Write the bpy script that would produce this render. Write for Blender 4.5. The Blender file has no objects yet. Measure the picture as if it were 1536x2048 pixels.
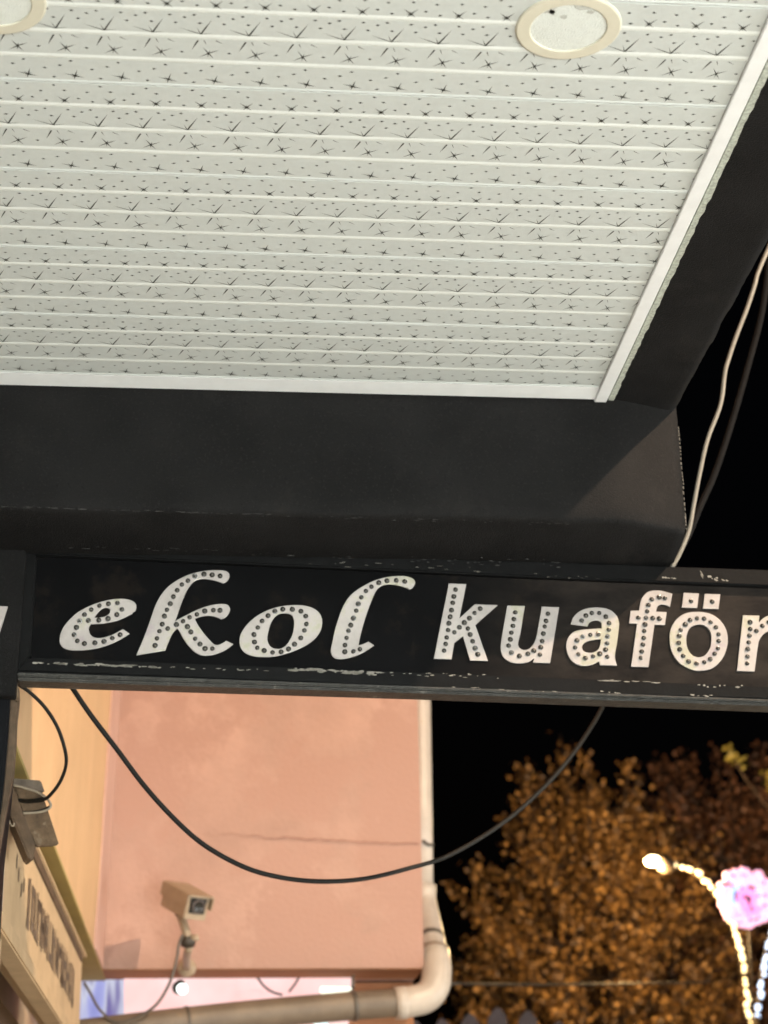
import bpy, bmesh, math, random
from mathutils import Vector, Matrix, noise as mnoise

random.seed(7)
S = bpy.context.scene
C = S.collection
EYE = 1.6                       # eye height; the ground is z = 0

# ------------------------------------------------------------------ camera
FPX, PITCH, YAW, ROLL = 3860.5, .3798, .0992, -.0181
F = Vector((math.sin(YAW)*math.cos(PITCH), math.cos(YAW)*math.cos(PITCH), math.sin(PITCH)))
R0 = Vector((math.cos(YAW), -math.sin(YAW), 0)); U0 = R0.cross(F)
R = math.cos(ROLL)*R0 + math.sin(ROLL)*U0
U = -math.sin(ROLL)*R0 + math.cos(ROLL)*U0
cam = bpy.data.cameras.new('camera'); camo = bpy.data.objects.new('camera', cam); C.objects.link(camo)
cam.sensor_fit = 'VERTICAL'; cam.sensor_height = 24; cam.lens = FPX/2048*24
cam.clip_start = .05; cam.clip_end = 500
camo.matrix_world = Matrix(((R.x, U.x, -F.x, 0), (R.y, U.y, -F.y, 0), (R.z, U.z, -F.z, EYE), (0, 0, 0, 1)))
cam.dof.use_dof = True; cam.dof.focus_distance = 3.38; cam.dof.aperture_fstop = 3.4
S.camera = camo

# ------------------------------------------------------------------ night sky, moon, exposure
W = bpy.data.worlds.new('World'); S.world = W; W.use_nodes = True
wn = W.node_tree.nodes; bg = wn['Background']
sky = wn.new('ShaderNodeTexSky'); sky.sky_type = 'NISHITA'; sky.sun_disc = False
sky.sun_elevation = math.radians(-4); sky.sun_rotation = math.radians(120)
W.node_tree.links.new(sky.outputs[0], bg.inputs[0]); bg.inputs[1].default_value = .05
sun = bpy.data.lights.new('moon', 'SUN'); sun.energy = .004; sun.angle = math.radians(.5); sun.color = (.8, .88, 1)
suno = bpy.data.objects.new('moon', sun); C.objects.link(suno); suno.rotation_euler = (math.radians(50), 0, math.radians(120))
S.view_settings.view_transform = 'Standard'; S.view_settings.look = 'None'
S.view_settings.exposure = 0; S.view_settings.gamma = 1; S.view_settings.use_curve_mapping = False
S.render.engine = 'CYCLES'

STREET_LAMP = Vector((3.6, 1.3, 4.45+EYE))       # lit street lamp right of the photographer
STREET_POWER = 1750
FILL_GLOW = 19                                # strength of the added, unseen pane behind the camera

# ------------------------------------------------------------------ pixel -> place
def ray(u, v): return F + R*((u-768)/FPX) - U*((v-1024)/FPX)
E0 = Vector((0, 0, EYE))
def onY(u, v, Y): d = ray(u, v); return E0 + d*(Y/d.y)
def onZ(u, v, z): d = ray(u, v); return E0 + d*((z-EYE)/d.z)
def onP(u, v, a, b):            # vertical plane through the ground points a, b
    n = Vector((b[1]-a[1], -(b[0]-a[0]), 0)); d = ray(u, v)
    return E0 + d*(n.dot(Vector((a[0], a[1], 0)))/n.dot(d))

# ------------------------------------------------------------------ materials
MATS = {}
def mat(name, col, rough=.6, var=.12, vscale=20, bump=0, bscale=200, spec=.5, metal=0, emit=None, estr=0, spots=None):
    m = bpy.data.materials.new(name); m.use_nodes = True
    nt = m.node_tree; n = nt.nodes; l = nt.links; b = n['Principled BSDF']
    b.inputs['Roughness'].default_value = rough; b.inputs['Metallic'].default_value = metal
    b.inputs['Specular IOR Level'].default_value = spec
    geo = n.new('ShaderNodeNewGeometry')
    nz = n.new('ShaderNodeTexNoise'); nz.inputs['Scale'].default_value = vscale; nz.inputs['Detail'].default_value = 6
    nz.inputs['Roughness'].default_value = .65
    l.new(geo.outputs['Position'], nz.inputs['Vector'])
    rp = n.new('ShaderNodeValToRGB'); e = rp.color_ramp.elements
    e[0].position = .3; e[1].position = .7
    e[0].color = tuple(c*(1-var) for c in col)+(1,); e[1].color = tuple(min(1, c*(1+var)) for c in col)+(1,)
    l.new(nz.outputs['Fac'], rp.inputs['Fac'])
    out = rp.outputs['Color']
    if spots:                   # (colour, scale, threshold): stains or worn paint with a shape of their own
        for sc, ss, th in spots:
            n2 = n.new('ShaderNodeTexNoise'); n2.inputs['Scale'].default_value = ss; n2.inputs['Detail'].default_value = 8
            n2.inputs['Roughness'].default_value = .7
            l.new(geo.outputs['Position'], n2.inputs['Vector'])
            r2 = n.new('ShaderNodeValToRGB'); r2.color_ramp.elements[0].position = th; r2.color_ramp.elements[1].position = th+.06
            l.new(n2.outputs['Fac'], r2.inputs['Fac'])
            mx = n.new('ShaderNodeMix'); mx.data_type = 'RGBA'
            l.new(r2.outputs['Color'], mx.inputs['Factor']); l.new(out, mx.inputs['A']); mx.inputs['B'].default_value = tuple(sc)+(1,)
            out = mx.outputs['Result']
    l.new(out, b.inputs['Base Color'])
    if bump:
        n3 = n.new('ShaderNodeTexNoise'); n3.inputs['Scale'].default_value = bscale; n3.inputs['Detail'].default_value = 5
        l.new(geo.outputs['Position'], n3.inputs['Vector'])
        bp = n.new('ShaderNodeBump'); bp.inputs['Strength'].default_value = bump; bp.inputs['Distance'].default_value = .004
        l.new(n3.outputs['Fac'], bp.inputs['Height']); l.new(bp.outputs['Normal'], b.inputs['Normal'])
    if emit:
        b.inputs['Emission Color'].default_value = tuple(emit)+(1,); b.inputs['Emission Strength'].default_value = estr
    MATS[name] = m
    return m

pvc = mat('pvc_panel', (.54, .56, .54), .42, .03, 60, .05, 300)
pvc_rib = mat('pvc_rib', (.70, .72, .69), .5, .02, 60, spec=.3)
pvc_trim = mat('pvc_trim', (.80, .80, .795), .38, .04, 25, .06, 260)
ink = mat('foil_ink', (.048, .05, .042), .35, .1, 90)
worn_m = mat('worn_edge', (.12, .11, .095), .8, .4, 160)
filler = mat('filler', (.40, .42, .36), .8, .35, 160, .8, 180)
black_plaster = mat('black_plaster', (.0066, .0062, .0062), .75, .45, 6, .45, 330, .16, spots=[((.0105, .0096, .0092), 5, .58), ((.0145, .0132, .0130), 190, .56), ((.0030, .0029, .0030), 140, .58)])
black_smooth = mat('black_paint', (.0038, .0040, .0055), .55, .3, 14, .1, 120, .12)
sign_face = mat('sign_face', (.0022, .0022, .0026), .5, .4, 6, .06, 60, .07, spots=[((.0075, .0058, .0048), 7, .54)])
def dust_and_lamplight(m, col, x0, x1, sc):
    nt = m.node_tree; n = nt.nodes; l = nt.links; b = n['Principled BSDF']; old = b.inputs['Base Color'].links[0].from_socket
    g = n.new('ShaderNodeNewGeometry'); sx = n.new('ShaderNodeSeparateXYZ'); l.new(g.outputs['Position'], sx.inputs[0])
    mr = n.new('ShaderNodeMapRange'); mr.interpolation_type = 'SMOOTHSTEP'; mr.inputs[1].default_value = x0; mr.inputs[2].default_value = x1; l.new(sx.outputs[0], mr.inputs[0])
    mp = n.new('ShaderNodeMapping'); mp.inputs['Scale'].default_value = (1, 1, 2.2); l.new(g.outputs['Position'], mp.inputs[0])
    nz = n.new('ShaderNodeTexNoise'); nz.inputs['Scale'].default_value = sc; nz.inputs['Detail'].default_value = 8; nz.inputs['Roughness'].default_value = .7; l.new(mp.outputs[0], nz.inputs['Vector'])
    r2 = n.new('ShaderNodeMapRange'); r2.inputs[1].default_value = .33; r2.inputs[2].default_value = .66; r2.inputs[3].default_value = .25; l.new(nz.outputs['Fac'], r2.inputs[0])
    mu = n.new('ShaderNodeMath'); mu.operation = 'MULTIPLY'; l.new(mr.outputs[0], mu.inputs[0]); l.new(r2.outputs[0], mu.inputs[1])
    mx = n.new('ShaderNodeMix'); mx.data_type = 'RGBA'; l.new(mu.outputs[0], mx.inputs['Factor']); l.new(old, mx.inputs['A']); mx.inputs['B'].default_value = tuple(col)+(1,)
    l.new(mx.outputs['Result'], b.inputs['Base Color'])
dust_and_lamplight(sign_face, (.026, .021, .018), .45, .8, 9)  # dust smears plus painted lamplight on the right end of the panel
rail_paint = mat('rail_paint', (.0032, .0032, .0034), .5, .5, 25, .12, 160, .14, spots=[((.035, .032, .028), 38, .70)])
rail_metal = mat('rail_metal', (.032, .030, .026), .45, .6, 40, .4, 120, .5, spots=[((.12, .11, .095), 45, .60)])
chip = mat('chipped_primer', (.25, .23, .20), .7, .3, 120)
letter_m = mat('letter_metal', (.50, .455, .435), .36, .20, 9, .05, 300, .5, .42, spots=[((.48, .455, .36), 9, .56), ((.45, .385, .40), 13, .60)])
led_ring = mat('led_ring', (.016, .014, .010), .22, .3, 200, spec=.9)
led_lens = mat('led_lens', (.055, .05, .042), .2, .25, 200, spec=.7)
ring_m = mat('downlight_ring', (.62, .58, .47), .35, .03, 30)
lens_m = mat('downlight_lens', (.70, .72, .68), .45, .05, 120, .5, 420, spots=[((.34, .34, .31), 34, .66)])
pink = mat('pink_render', (.455, .285, .225), .85, .16, 2.4, .5, 60, .2, spots=[((.44, .267, .210), 2.2, .48)])
pink_pale = mat('pink_pale', (.54, .34, .275), .85, .06, 4, .3, 60, .2)
orange = mat('orange_render', (.60, .385, .215), .85, .09, 2.5, .5, 50, .2)
olive = mat('olive_soffit', (.33, .25, .09), .85, .12, 4, .3, 50, .2)
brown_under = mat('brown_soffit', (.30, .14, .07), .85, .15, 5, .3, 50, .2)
crack_m = mat('crack', (.26, .13, .095), .9, .2, 40)
board_m = mat('board_cream', (.50, .355, .21), .7, .14, 7, .25, 60, .3, spots=[((.40, .27, .15), 24, .70)])
board_ink = mat('board_lettering', (.15, .105, .07), .7, .3, 40)
dark_glass = mat('dark_window', (.05, .028, .014), .25, .3, 6)
weathered = mat('weathered_wood', (.125, .080, .046), .75, .45, 28, .7, 90, .3, spots=[((.18, .13, .085), 22, .58)])
brown_wood = mat('brown_batten', (.10, .065, .04), .7, .4, 20, .6, 90, .3)
pipe_m = mat('pipe_plastic', (.50, .43, .36), .4, .12, 9, .1, 80, spots=[((.42, .32, .22), 18, .66)])
pipe_shaded = mat('pipe_shaded', (.165, .125, .088), .5, .25, 6, .1, 80, spots=[((.20, .14, .09), 12, .6)])  # darker copy of the pipe plastic, overhang shade put into the colour
clamp_m = mat('clamp_steel', (.13, .11, .09), .5, .2, 40, metal=.5)
cable_black = mat('cable_black', (.008, .008, .007), .55, .3, 60, .3, 150, .2)
cable_white = mat('cable_white', (.20, .185, .155), .5, .12, 40)
cable_grey = mat('cable_grey', (.006, .0058, .006), .8, .2, 30, spec=.1)
rope_m = mat('cord_cream', (.27, .22, .16), .7, .2, 60)
cctv_m = mat('cctv_housing', (.36, .27, .18), .5, .08, 30)
cctv_dark = mat('cctv_window', (.02, .018, .015), .2, .2, 30)
cctv_lens = mat('cctv_lens', (.10, .08, .075), .15, .2, 40)
steel_dark = mat('steel_dark', (.04, .03, .02), .5, .3, 30)
bark = mat('bark', (.07, .045, .03), .9, .4, 20, .6, 40)
ground_m = mat('paving', (.50, .50, .47), .8, .2, 3, .3, 20)
wall_grey = mat('shop_wall', (.35, .33, .30), .8, .1, 3, .2, 20)
roof_dark = mat('fence_wood', (.035, .026, .032), .7, .3, 10)
def emat(name, col, s):
    m = bpy.data.materials.new(name); m.use_nodes = True; b = m.node_tree.nodes['Principled BSDF']
    b.inputs['Base Color'].default_value = tuple(c*.8 for c in col)+(1,)
    b.inputs['Emission Color'].default_value = tuple(col)+(1,); b.inputs['Emission Strength'].default_value = s
    return m
fill_behind = emat('fill_glow_behind', (.92, 1, .975), FILL_GLOW)
fill_across = emat('fill_glow_across', (.95, 1, .99), 6.0)
lamp_glow = emat('lamp_glow', (1, .72, .40), 30)
warm_bulb = emat('bulb_warm', (1, .80, .42), 3)
cool_bulb = emat('bulb_cool', (.62, .76, 1), 2.6)
head_glow = emat('lamp_head_glow', (1, .82, .45), 14)
pink_bulb = emat('bulb_pink', (1, .50, .68), 1.35)
magenta_bulb = emat('bulb_magenta', (1, .36, .75), 1.1)
blue_bulb = emat('bulb_blue', (.45, .62, 1), 1.2)
flood_glow = emat('flood_glow', (.88, 1, .98), 2.5)

def leaf_mat(name, c0, c1):
    m = bpy.data.materials.new(name); m.use_nodes = True; n = m.node_tree.nodes; l = m.node_tree.links; b = n['Principled BSDF']
    g = n.new('ShaderNodeNewGeometry'); rp = n.new('ShaderNodeValToRGB')
    rp.color_ramp.elements[0].color = c0+(1,); rp.color_ramp.elements[1].color = c1+(1,)
    e = rp.color_ramp.elements.new(.62); e.color = tuple(.68*a+.32*b for a, b in zip(c0, c1))+(1,)
    l.new(g.outputs['Random Per Island'], rp.inputs['Fac']); l.new(rp.outputs['Color'], b.inputs['Base Color'])
    b.inputs['Roughness'].default_value = .5
    return m
leaf_gold = leaf_mat('leaf_gold', (.08, .036, .009), (.56, .30, .09))
leaf_red = leaf_mat('leaf_red', (.06, .024, .011), (.34, .15, .07))
leaf_yellow = leaf_mat('leaf_yellow', (.20, .16, .03), (.36, .30, .07))

def lightbox_mat(name, cols, axis, scale, s, marks=None):
    """back-lit printed sheet: soft vertical colour bands"""
    m = bpy.data.materials.new(name); m.use_nodes = True; n = m.node_tree.nodes; l = m.node_tree.links; b = n['Principled BSDF']
    g = n.new('ShaderNodeNewGeometry'); nz = n.new('ShaderNodeTexNoise'); nz.inputs['Scale'].default_value = scale
    mp = n.new('ShaderNodeMapping'); mp.inputs['Scale'].default_value = axis
    l.new(g.outputs['Position'], mp.inputs['Vector']); l.new(mp.outputs['Vector'], nz.inputs['Vector'])
    rp = n.new('ShaderNodeValToRGB'); cr = rp.color_ramp
    for i, (p, c) in enumerate(cols):
        e = cr.elements[i] if i < 2 else cr.elements.new(p)
        e.position = p; e.color = tuple(c)+(1,)
    l.new(nz.outputs['Fac'], rp.inputs['Fac'])
    l.new(rp.outputs['Color'], b.inputs['Emission Color']); b.inputs['Emission Strength'].default_value = s
    b.inputs['Base Color'].default_value = (.02, .02, .02, 1)
    return m
pink_sheet = lightbox_mat('pink_lightbox', [(.35, (1, .60, .57)), (.65, (1, .70, .68))], (3, 3, 3), 2.0, 1.15)
purple_sheet = lightbox_mat('purple_banner', [(.3, (.30, .32, .80)), (.45, (.50, .52, 1)), (.55, (.80, .82, 1)), (.66, (.22, .18, .50))], (9, 9, 1.5), 1.6, .75)

# ------------------------------------------------------------------ object helpers
ORIG = {}
def link(o, parent=None):
    C.objects.link(o)
    if parent: o.parent = parent
    return o
def thing(name, label, cat, loc, group=None):
    o = bpy.data.objects.new(name, None); o.empty_display_size = .1; link(o); o.location = loc
    o['label'] = label; o['category'] = cat
    if group: o['group'] = group
    ORIG[o] = Vector(loc)
    return o
def tag(o, label=None, cat=None, group=None, kind=None):
    for k, v in (('label', label), ('category', cat), ('group', group), ('kind', kind)):
        if v: o[k] = v
    return o
def meshobj(name, verts, faces, m, parent=None, smooth=False, base=None, midx=None):
    """verts in world space; the object's origin is its parent's origin (or base)"""
    off = ORIG[parent] if parent else Vector(base if base is not None else (0, 0, 0))
    me = bpy.data.meshes.new(name)
    me.from_pydata([tuple(Vector(v)-off) for v in verts], [], faces)
    for x in (m if isinstance(m, (list, tuple)) else [m]): me.materials.append(x)
    if midx: me.polygons.foreach_set('material_index', midx)
    if smooth: me.polygons.foreach_set('use_smooth', [True]*len(me.polygons))
    me.update()
    o = bpy.data.objects.new(name, me); link(o, parent)
    if not parent: o.location = off
    ORIG[o] = off
    return o
def bevel(o, w, seg=2):
    b = bmesh.new(); b.from_mesh(o.data)
    bmesh.ops.recalc_face_normals(b, faces=b.faces)
    bmesh.ops.bevel(b, geom=list(b.edges), offset=w, segments=seg, affect='EDGES', clamp_overlap=True)
    b.to_mesh(o.data); b.free(); return o
BOXF = [(0, 3, 2, 1), (4, 5, 6, 7), (0, 1, 5, 4), (1, 2, 6, 5), (2, 3, 7, 6), (3, 0, 4, 7)]
def boxv(a, b):
    (x0, y0, z0), (x1, y1, z1) = a, b
    return [(x0, y0, z0), (x1, y0, z0), (x1, y1, z0), (x0, y1, z0), (x0, y0, z1), (x1, y0, z1), (x1, y1, z1), (x0, y1, z1)]
def box(name, a, b, m, parent=None, bev=0, base=None):
    o = meshobj(name, boxv(a, b), BOXF, m, parent, base=base)
    return bevel(o, bev) if bev else o
def prism(name, pts, d, m, parent=None, bev=0, base=None):
    """closed polygon (world points) pushed along d"""
    d = Vector(d); n = len(pts); pts = [Vector(p) for p in pts]
    v = pts + [p+d for p in pts]
    f = [tuple(range(n)), tuple(range(2*n-1, n-1, -1))] + [(i, i+n, (i+1) % n+n, (i+1) % n) for i in range(n)]
    o = meshobj(name, v, f, m, parent, base=base)
    b = bmesh.new(); b.from_mesh(o.data); bmesh.ops.recalc_face_normals(b, faces=b.faces); b.to_mesh(o.data); b.free()
    return bevel(o, bev) if bev else o
def catmull(P, k=8, closed=False):
    P = [Vector(p) for p in P]; n = len(P); out = []
    rng = range(n) if closed else range(n-1)
    for i in rng:
        a = P[(i-1) % n] if closed or i else P[0]*2-P[1]
        b, c = P[i], P[(i+1) % n]
        d = P[(i+2) % n] if closed or i+2 < n else P[-1]*2-P[-2]
        for j in range(k):
            t = j/k
            out.append(.5*((2*b)+(c-a)*t+(2*a-5*b+4*c-d)*t*t+(3*b-a-3*c+d)*t**3))
    if not closed: out.append(P[-1])
    return out
def tubev(path, r, seg=8, cap=True):
    path = [Vector(p) for p in path]; rr = r if isinstance(r, (list, tuple)) else [r]*len(path)
    V, Fc = [], []; up = None
    for i, p in enumerate(path):
        t = (path[min(i+1, len(path)-1)]-path[max(i-1, 0)]).normalized()
        if up is None: up = Vector((0, 0, 1)) if abs(t.z) < .9 else Vector((1, 0, 0))
        s = t.cross(up).normalized(); up = s.cross(t).normalized()
        for k in range(seg):
            a = 2*math.pi*k/seg
            V.append(p+(s*math.cos(a)+up*math.sin(a))*rr[i])
    for i in range(len(path)-1):
        for k in range(seg):
            Fc.append((i*seg+k, i*seg+(k+1) % seg, (i+1)*seg+(k+1) % seg, (i+1)*seg+k))
    if cap: Fc += [tuple(range(seg-1, -1, -1)), tuple(range((len(path)-1)*seg, len(path)*seg))]
    return V, Fc
def tube(name, path, r, m, parent=None, seg=8, base=None):
    V, Fc = tubev(path, r, seg); return meshobj(name, V, Fc, m, parent, True, base)
def lathe(name, prof, c, ax, m, parent=None, seg=24, midx=None, base=None):
    """prof = [(radius, height along ax)]"""
    ax = Vector(ax).normalized(); s = ax.orthogonal().normalized(); t = ax.cross(s); c = Vector(c)
    V = [c+(s*math.cos(2*math.pi*k/seg)+t*math.sin(2*math.pi*k/seg))*r+ax*h for r, h in prof for k in range(seg)]
    Fc = [(i*seg+k, i*seg+(k+1) % seg, (i+1)*seg+(k+1) % seg, (i+1)*seg+k) for i in range(len(prof)-1) for k in range(seg)]
    mi = [midx[i] for i in range(len(prof)-1) for k in range(seg)] if midx else None
    return meshobj(name, V, Fc, m, parent, True, base, mi)
def wob(x, y, z, s, a): return mnoise.noise(Vector((x, y, z))*s)*a

# ================================================================== THE SETTING
g = meshobj('pavement', [(-250, -250, 0), (250, -250, 0), (250, 250, 0), (-250, 250, 0)], [(0, 1, 2, 3)], ground_m)
tag(g, kind='structure')

# ------------------------------------------------------------------ canopy with its panelled ceiling
H = 1.6716+EYE
XL, XR = -1.62, .800
canopy = thing('shop_canopy', 'black plastered canopy with a white star patterned panel ceiling, over the sign', 'canopy', (-.3, 3.5, H-.3))
box('roof_slab', (XL, -.7, H+.03), (.945, 3.50, H+.28), black_smooth, canopy)

SEAM0 = 2.2183
APEX = {0: -.2263, 1: -.3147, 2: -.339, 3: -.3084, 4: -.3204, -1: -.262, -2: -.29}
PER = .0688
# panel profile (offset along Y in m, drop in m, material)
def profile():
    pr = [(.0012, .012), (.0012, .0010), (.0020, .0)]
    mi = [0, 0]
    for c, hw in ((.0600, .0054), (.1222, .0056), (.1832, .0052)):
        pr.append((c-hw, 0)); mi.append(0)
        for dx, dz in ((-hw*.7, -.00022), (-hw*.3, -.00055), (hw*.3, -.00055), (hw*.7, -.00022), (hw, 0)):
            pr.append((c+dx, dz)); mi.append(1)
    pr += [(.2438, 0), (.2450, -.0010), (.2474, -.0012), (.2486, .0004), (.2486, .012)]
    mi += [0, 0, 0, 0, 0]
    return pr, mi
PR, PMI = profile()
def panel_mesh(y0):
    V = [(x, y0+p[0], H+p[1]) for p in PR for x in (XL, XR)]
    Fc = [(2*i, 2*i+1, 2*i+3, 2*i+2) for i in range(len(PR)-1)]
    return V, Fc
STAR = {
 'dots': [(22.7, -95.4), (7.6, -108.4), (-12.6, -92.4), (42.4, -75.3), (-5.4, -67.7), (24.8, -43.8), (45.6, -38.9), (59.2, -45.3),
          (33.0, -25.8), (67.6, -26.3), (41.6, 44.2), (17.2, 78.1), (.6, 89.8), (47.0, 97.7), (-9.9, 120.2)],
 'stars': [((21.3, -68.6), [(10.5, -79.4), (31.5, -81.2), (16.4, -60.6), (29.4, -60.6)], [(22.5, -62), (20.5, -75), (14, -68), (28, -69.5)]),
           ((11.5, 45.8), [(3.2, 31.2), (27.0, 36.5), (-2.6, 56.2), (19.2, 58.6)], [(13.8, 37.2), (10.2, 56.0)]),
           ((21.4, 115.3), [(25.2, 99.5), (19.5, 124.8), (4.9, 110.0), (35.9, 119.8)], [(26.5, 111), (16.5, 119), (15.5, 109), (27, 120)])],
 'rays': [((0, -.2), (-31.2, -14.6), 1.5), ((0, -.2), (-6.0, -16.4), 1.3), ((0, -.2), (15.9, -36.0), 2.7), ((0, -.4), (17.7, -3.4), 1.2),
          ((-3.7, 14.9), (-13.3, 39.2), 2.6), ((4.6, 14.3), (8.5, 25.1), 1.2), ((21.6, 14.2), (32.8, 21.5), 1.4)]}
def print_mesh(y0, ax):
    V, Fc = [], []; z = H-.00035
    def tri(a, b, c):
        i = len(V); V.extend([(a[0], a[1], z), (b[0], b[1], z), (c[0], c[1], z)]); Fc.append((i, i+1, i+2))
    def rayt(a, b, w):
        dx, dy = b[0]-a[0], b[1]-a[1]; L = math.hypot(dx, dy); px, py = -dy/L*w/2, dx/L*w/2
        m = (a[0]+dx*.35, a[1]+dy*.35)
        tri((a[0]+px, a[1]+py), (a[0]-px, a[1]-py), (m[0]+px*.9, m[1]+py*.9)); tri((a[0]-px, a[1]-py), (m[0]-px*.9, m[1]-py*.9), (m[0]+px*.9, m[1]+py*.9))
        tri((m[0]+px*.9, m[1]+py*.9), (m[0]-px*.9, m[1]-py*.9), b)
    n0 = int((XL-ax)/PER)-1
    for n in range(n0, n0+40):
        ox = ax+n*PER
        if ox < XL+.05 or ox > XR-.005: continue
        T = lambda p: (min(ox+p[0]/1000, XR-.001), y0+.1165+p[1]/1000)
        rr = random.Random(n*31+int(y0*1000))
        for d in STAR['dots']:
            c = T(d); a0 = rr.uniform(-.4, .4)
            for k in range(6):
                a = a0+k*math.pi/3; r = (.0042 if k % 3 == 0 else .0027)*rr.uniform(.8, 1.15)
                rayt(c, (c[0]+r*math.cos(a), c[1]+r*1.0*math.sin(a)), .0017)
        for c, tips, shorts in STAR['stars']:
            for t in tips: rayt(T(c), T(t), .0018)
            for t in shorts: rayt(T(c), T(t), .0013)
            cc = T(c)
            for k in range(6): rayt(cc, (cc[0]+.002*math.cos(k*1.047), cc[1]+.0026*math.sin(k*1.047)), .0018)
        for a, b, w in STAR['rays']: rayt(T(a), T(b), w*.95/1000)
    return V, Fc
for k in range(-2, 5):
    y0 = SEAM0+.25*k
    V, Fc = panel_mesh(y0)
    p = meshobj('ceiling_panel', V, Fc, [pvc, pvc_rib], canopy, False, midx=PMI)
    V, Fc = print_mesh(y0, APEX[k])
    meshobj('star_print', V, Fc, ink, p)['kind'] = 'stuff'
# trims
TRIM_Y0, TRIM_Y1 = 3.4685, 3.517
o = prism('edge_trim', [(XL, TRIM_Y0, H-.0006), (XL, TRIM_Y1, H-.004), (.79, TRIM_Y1+.001, H-.004), (.79, TRIM_Y0, H-.0006)], (0, 0, .009), pvc_trim, canopy, .0004)
def strip(name, x0, x1, z, th, m, jag0=0, jag1=0, seed=0, y0=1.6, y1=3.53, n=160, bow=0):
    V = []; Fc = []
    for i in range(n+1):
        y = y0+(y1-y0)*i/n
        a = x0+wob(seed, y, 0, 55, jag0); b = x1+wob(seed+9, y, 0, 42, jag1)+wob(seed+3, y, 2, 9, jag1)
        V += [(a, y, z), (b, y, z), (b, y, z+th), (a, y, z+th)]
    for i in range(n):
        q = 4*i
        for s in range(4): Fc.append((q+s, q+4+s, q+4+(s+1) % 4, q+(s+1) % 4))
    Fc += [(0, 1, 2, 3), (4*n+3, 4*n+2, 4*n+1, 4*n)]
    o = meshobj(name, V, Fc, m, canopy)
    b = bmesh.new(); b.from_mesh(o.data); bmesh.ops.recalc_face_normals(b, faces=b.faces); b.to_mesh(o.data); b.free()
    return o
bevel(strip('edge_trim', .7868, .8125, H-.0065, .012, pvc_trim, n=2, y1=3.5265), .0015)
strip('filler_strip', .8165, .8275, H-.0015, .012, filler, .0004, .0026, 3, n=420, y1=3.530)
# torn tip of the filler
meshobj('filler_tip', [(.802, 3.527, H-.006), (.826, 3.527, H-.006), (.824, 3.534, H-.0075), (.820, 3.531, H-.007), (.816, 3.538, H-.009), (.811, 3.533, H-.007), (.806, 3.535, H-.008)], [(0, 1, 2, 3, 4, 5, 6)], pvc_trim, canopy)

# soffit strip right of the ceiling, with an uneven plastered edge
def soffit():
    V, Fc = [], []; n, m = 150, 10
    for i in range(n+1):
        y = 1.4+(3.60-1.4)*i/n
        for j in range(m+1):
            t = j/m; xr = .967+wob(1, y, 0, 14, .004)+wob(5, y, 0, 60, .0016)
            x = .820+(xr-.820)*t
            V.append((x, y, H+.001+wob(x, y, 3, 12, .002)+(.004 if j == m else 0)))
        V.append((xr+.0005, y, H+.26))
    w = m+2
    for i in range(n):
        for j in range(w-1): Fc.append((i*w+j, i*w+j+1, (i+1)*w+j+1, (i+1)*w+j))
    return meshobj('soffit_strip', V, Fc, black_plaster, canopy, True)
soffit()
# hanging fascia beam
def fascia():
    nx = 130; V, Fc = [], []
    prof = [(0, .27), (0, .0), (0, -.06), (.0, -.12), (.0, -.18), (.0, -.235), (.0015, -.258), (.006, -.2655), (.016, -.2695), (.05, -.278), (.10, -.288), (.145, -.2965), (.26, -.298)]
    w = len(prof)
    for i in range(nx+1):
        t = i/nx; x = XL+(.972-XL)*t
        yf = 3.5205+.0045*max(0, min(1, (x+.4)/1.2))
        if x > .82: yf += .055*(min(1, (x-.82)/.15))**1.2
        for dy, dz in prof:
            jig = wob(x, dy*3, dz*3, 9, .0025)+wob(x, dy, dz, 45, .0007)
            xx = x+(wob(7, dz, dy, 30, .0025) if i == nx else 0)
            V.append((xx, yf+dy+jig, H+dz+(wob(x, 2, dy, 16, .002) if dz < -.25 else 0)))
    for i in range(nx):
        for j in range(w-1): Fc.append((i*w+j, i*w+j+1, (i+1)*w+j+1, (i+1)*w+j))
    # right end cap and back
    e = nx*w; nb = len(V); V.append((.972, 3.86, H-.298)); V.append((.972, 3.86, H+.27))
    Fc.append(tuple(list(range(e, e+w))+[nb, nb+1]))
    return meshobj('fascia_beam', V, Fc, black_plaster, canopy, True)
fb = fascia()
for p in fb.data.polygons:
    if len(p.vertices) > 4: p.use_smooth = False
# worn pale edge down the fascia corner
def worn_edge():
    V, Fc = [], []
    z = H-.035; rr = random.Random(3)
    while z > H-.262:
        h = rr.uniform(.003, .009); w = rr.uniform(.0003, .0016)
        x = .972+wob(7, z-H, 0, 30, .0025); i = len(V); y = 3.5755+wob(.97, 0, (z-H)*3, 9, .0025)
        V += [(x-w, y, z), (x+.0012, y-.0003, z), (x+.0012, y-.0003, z-h), (x-w*.7, y, z-h*.8)]
        Fc.append((i, i+1, i+2, i+3)); z -= h+rr.uniform(0, .005)
    o = meshobj('worn_edge', V, Fc, worn_m, canopy); o['kind'] = 'stuff'
worn_edge()

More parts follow.
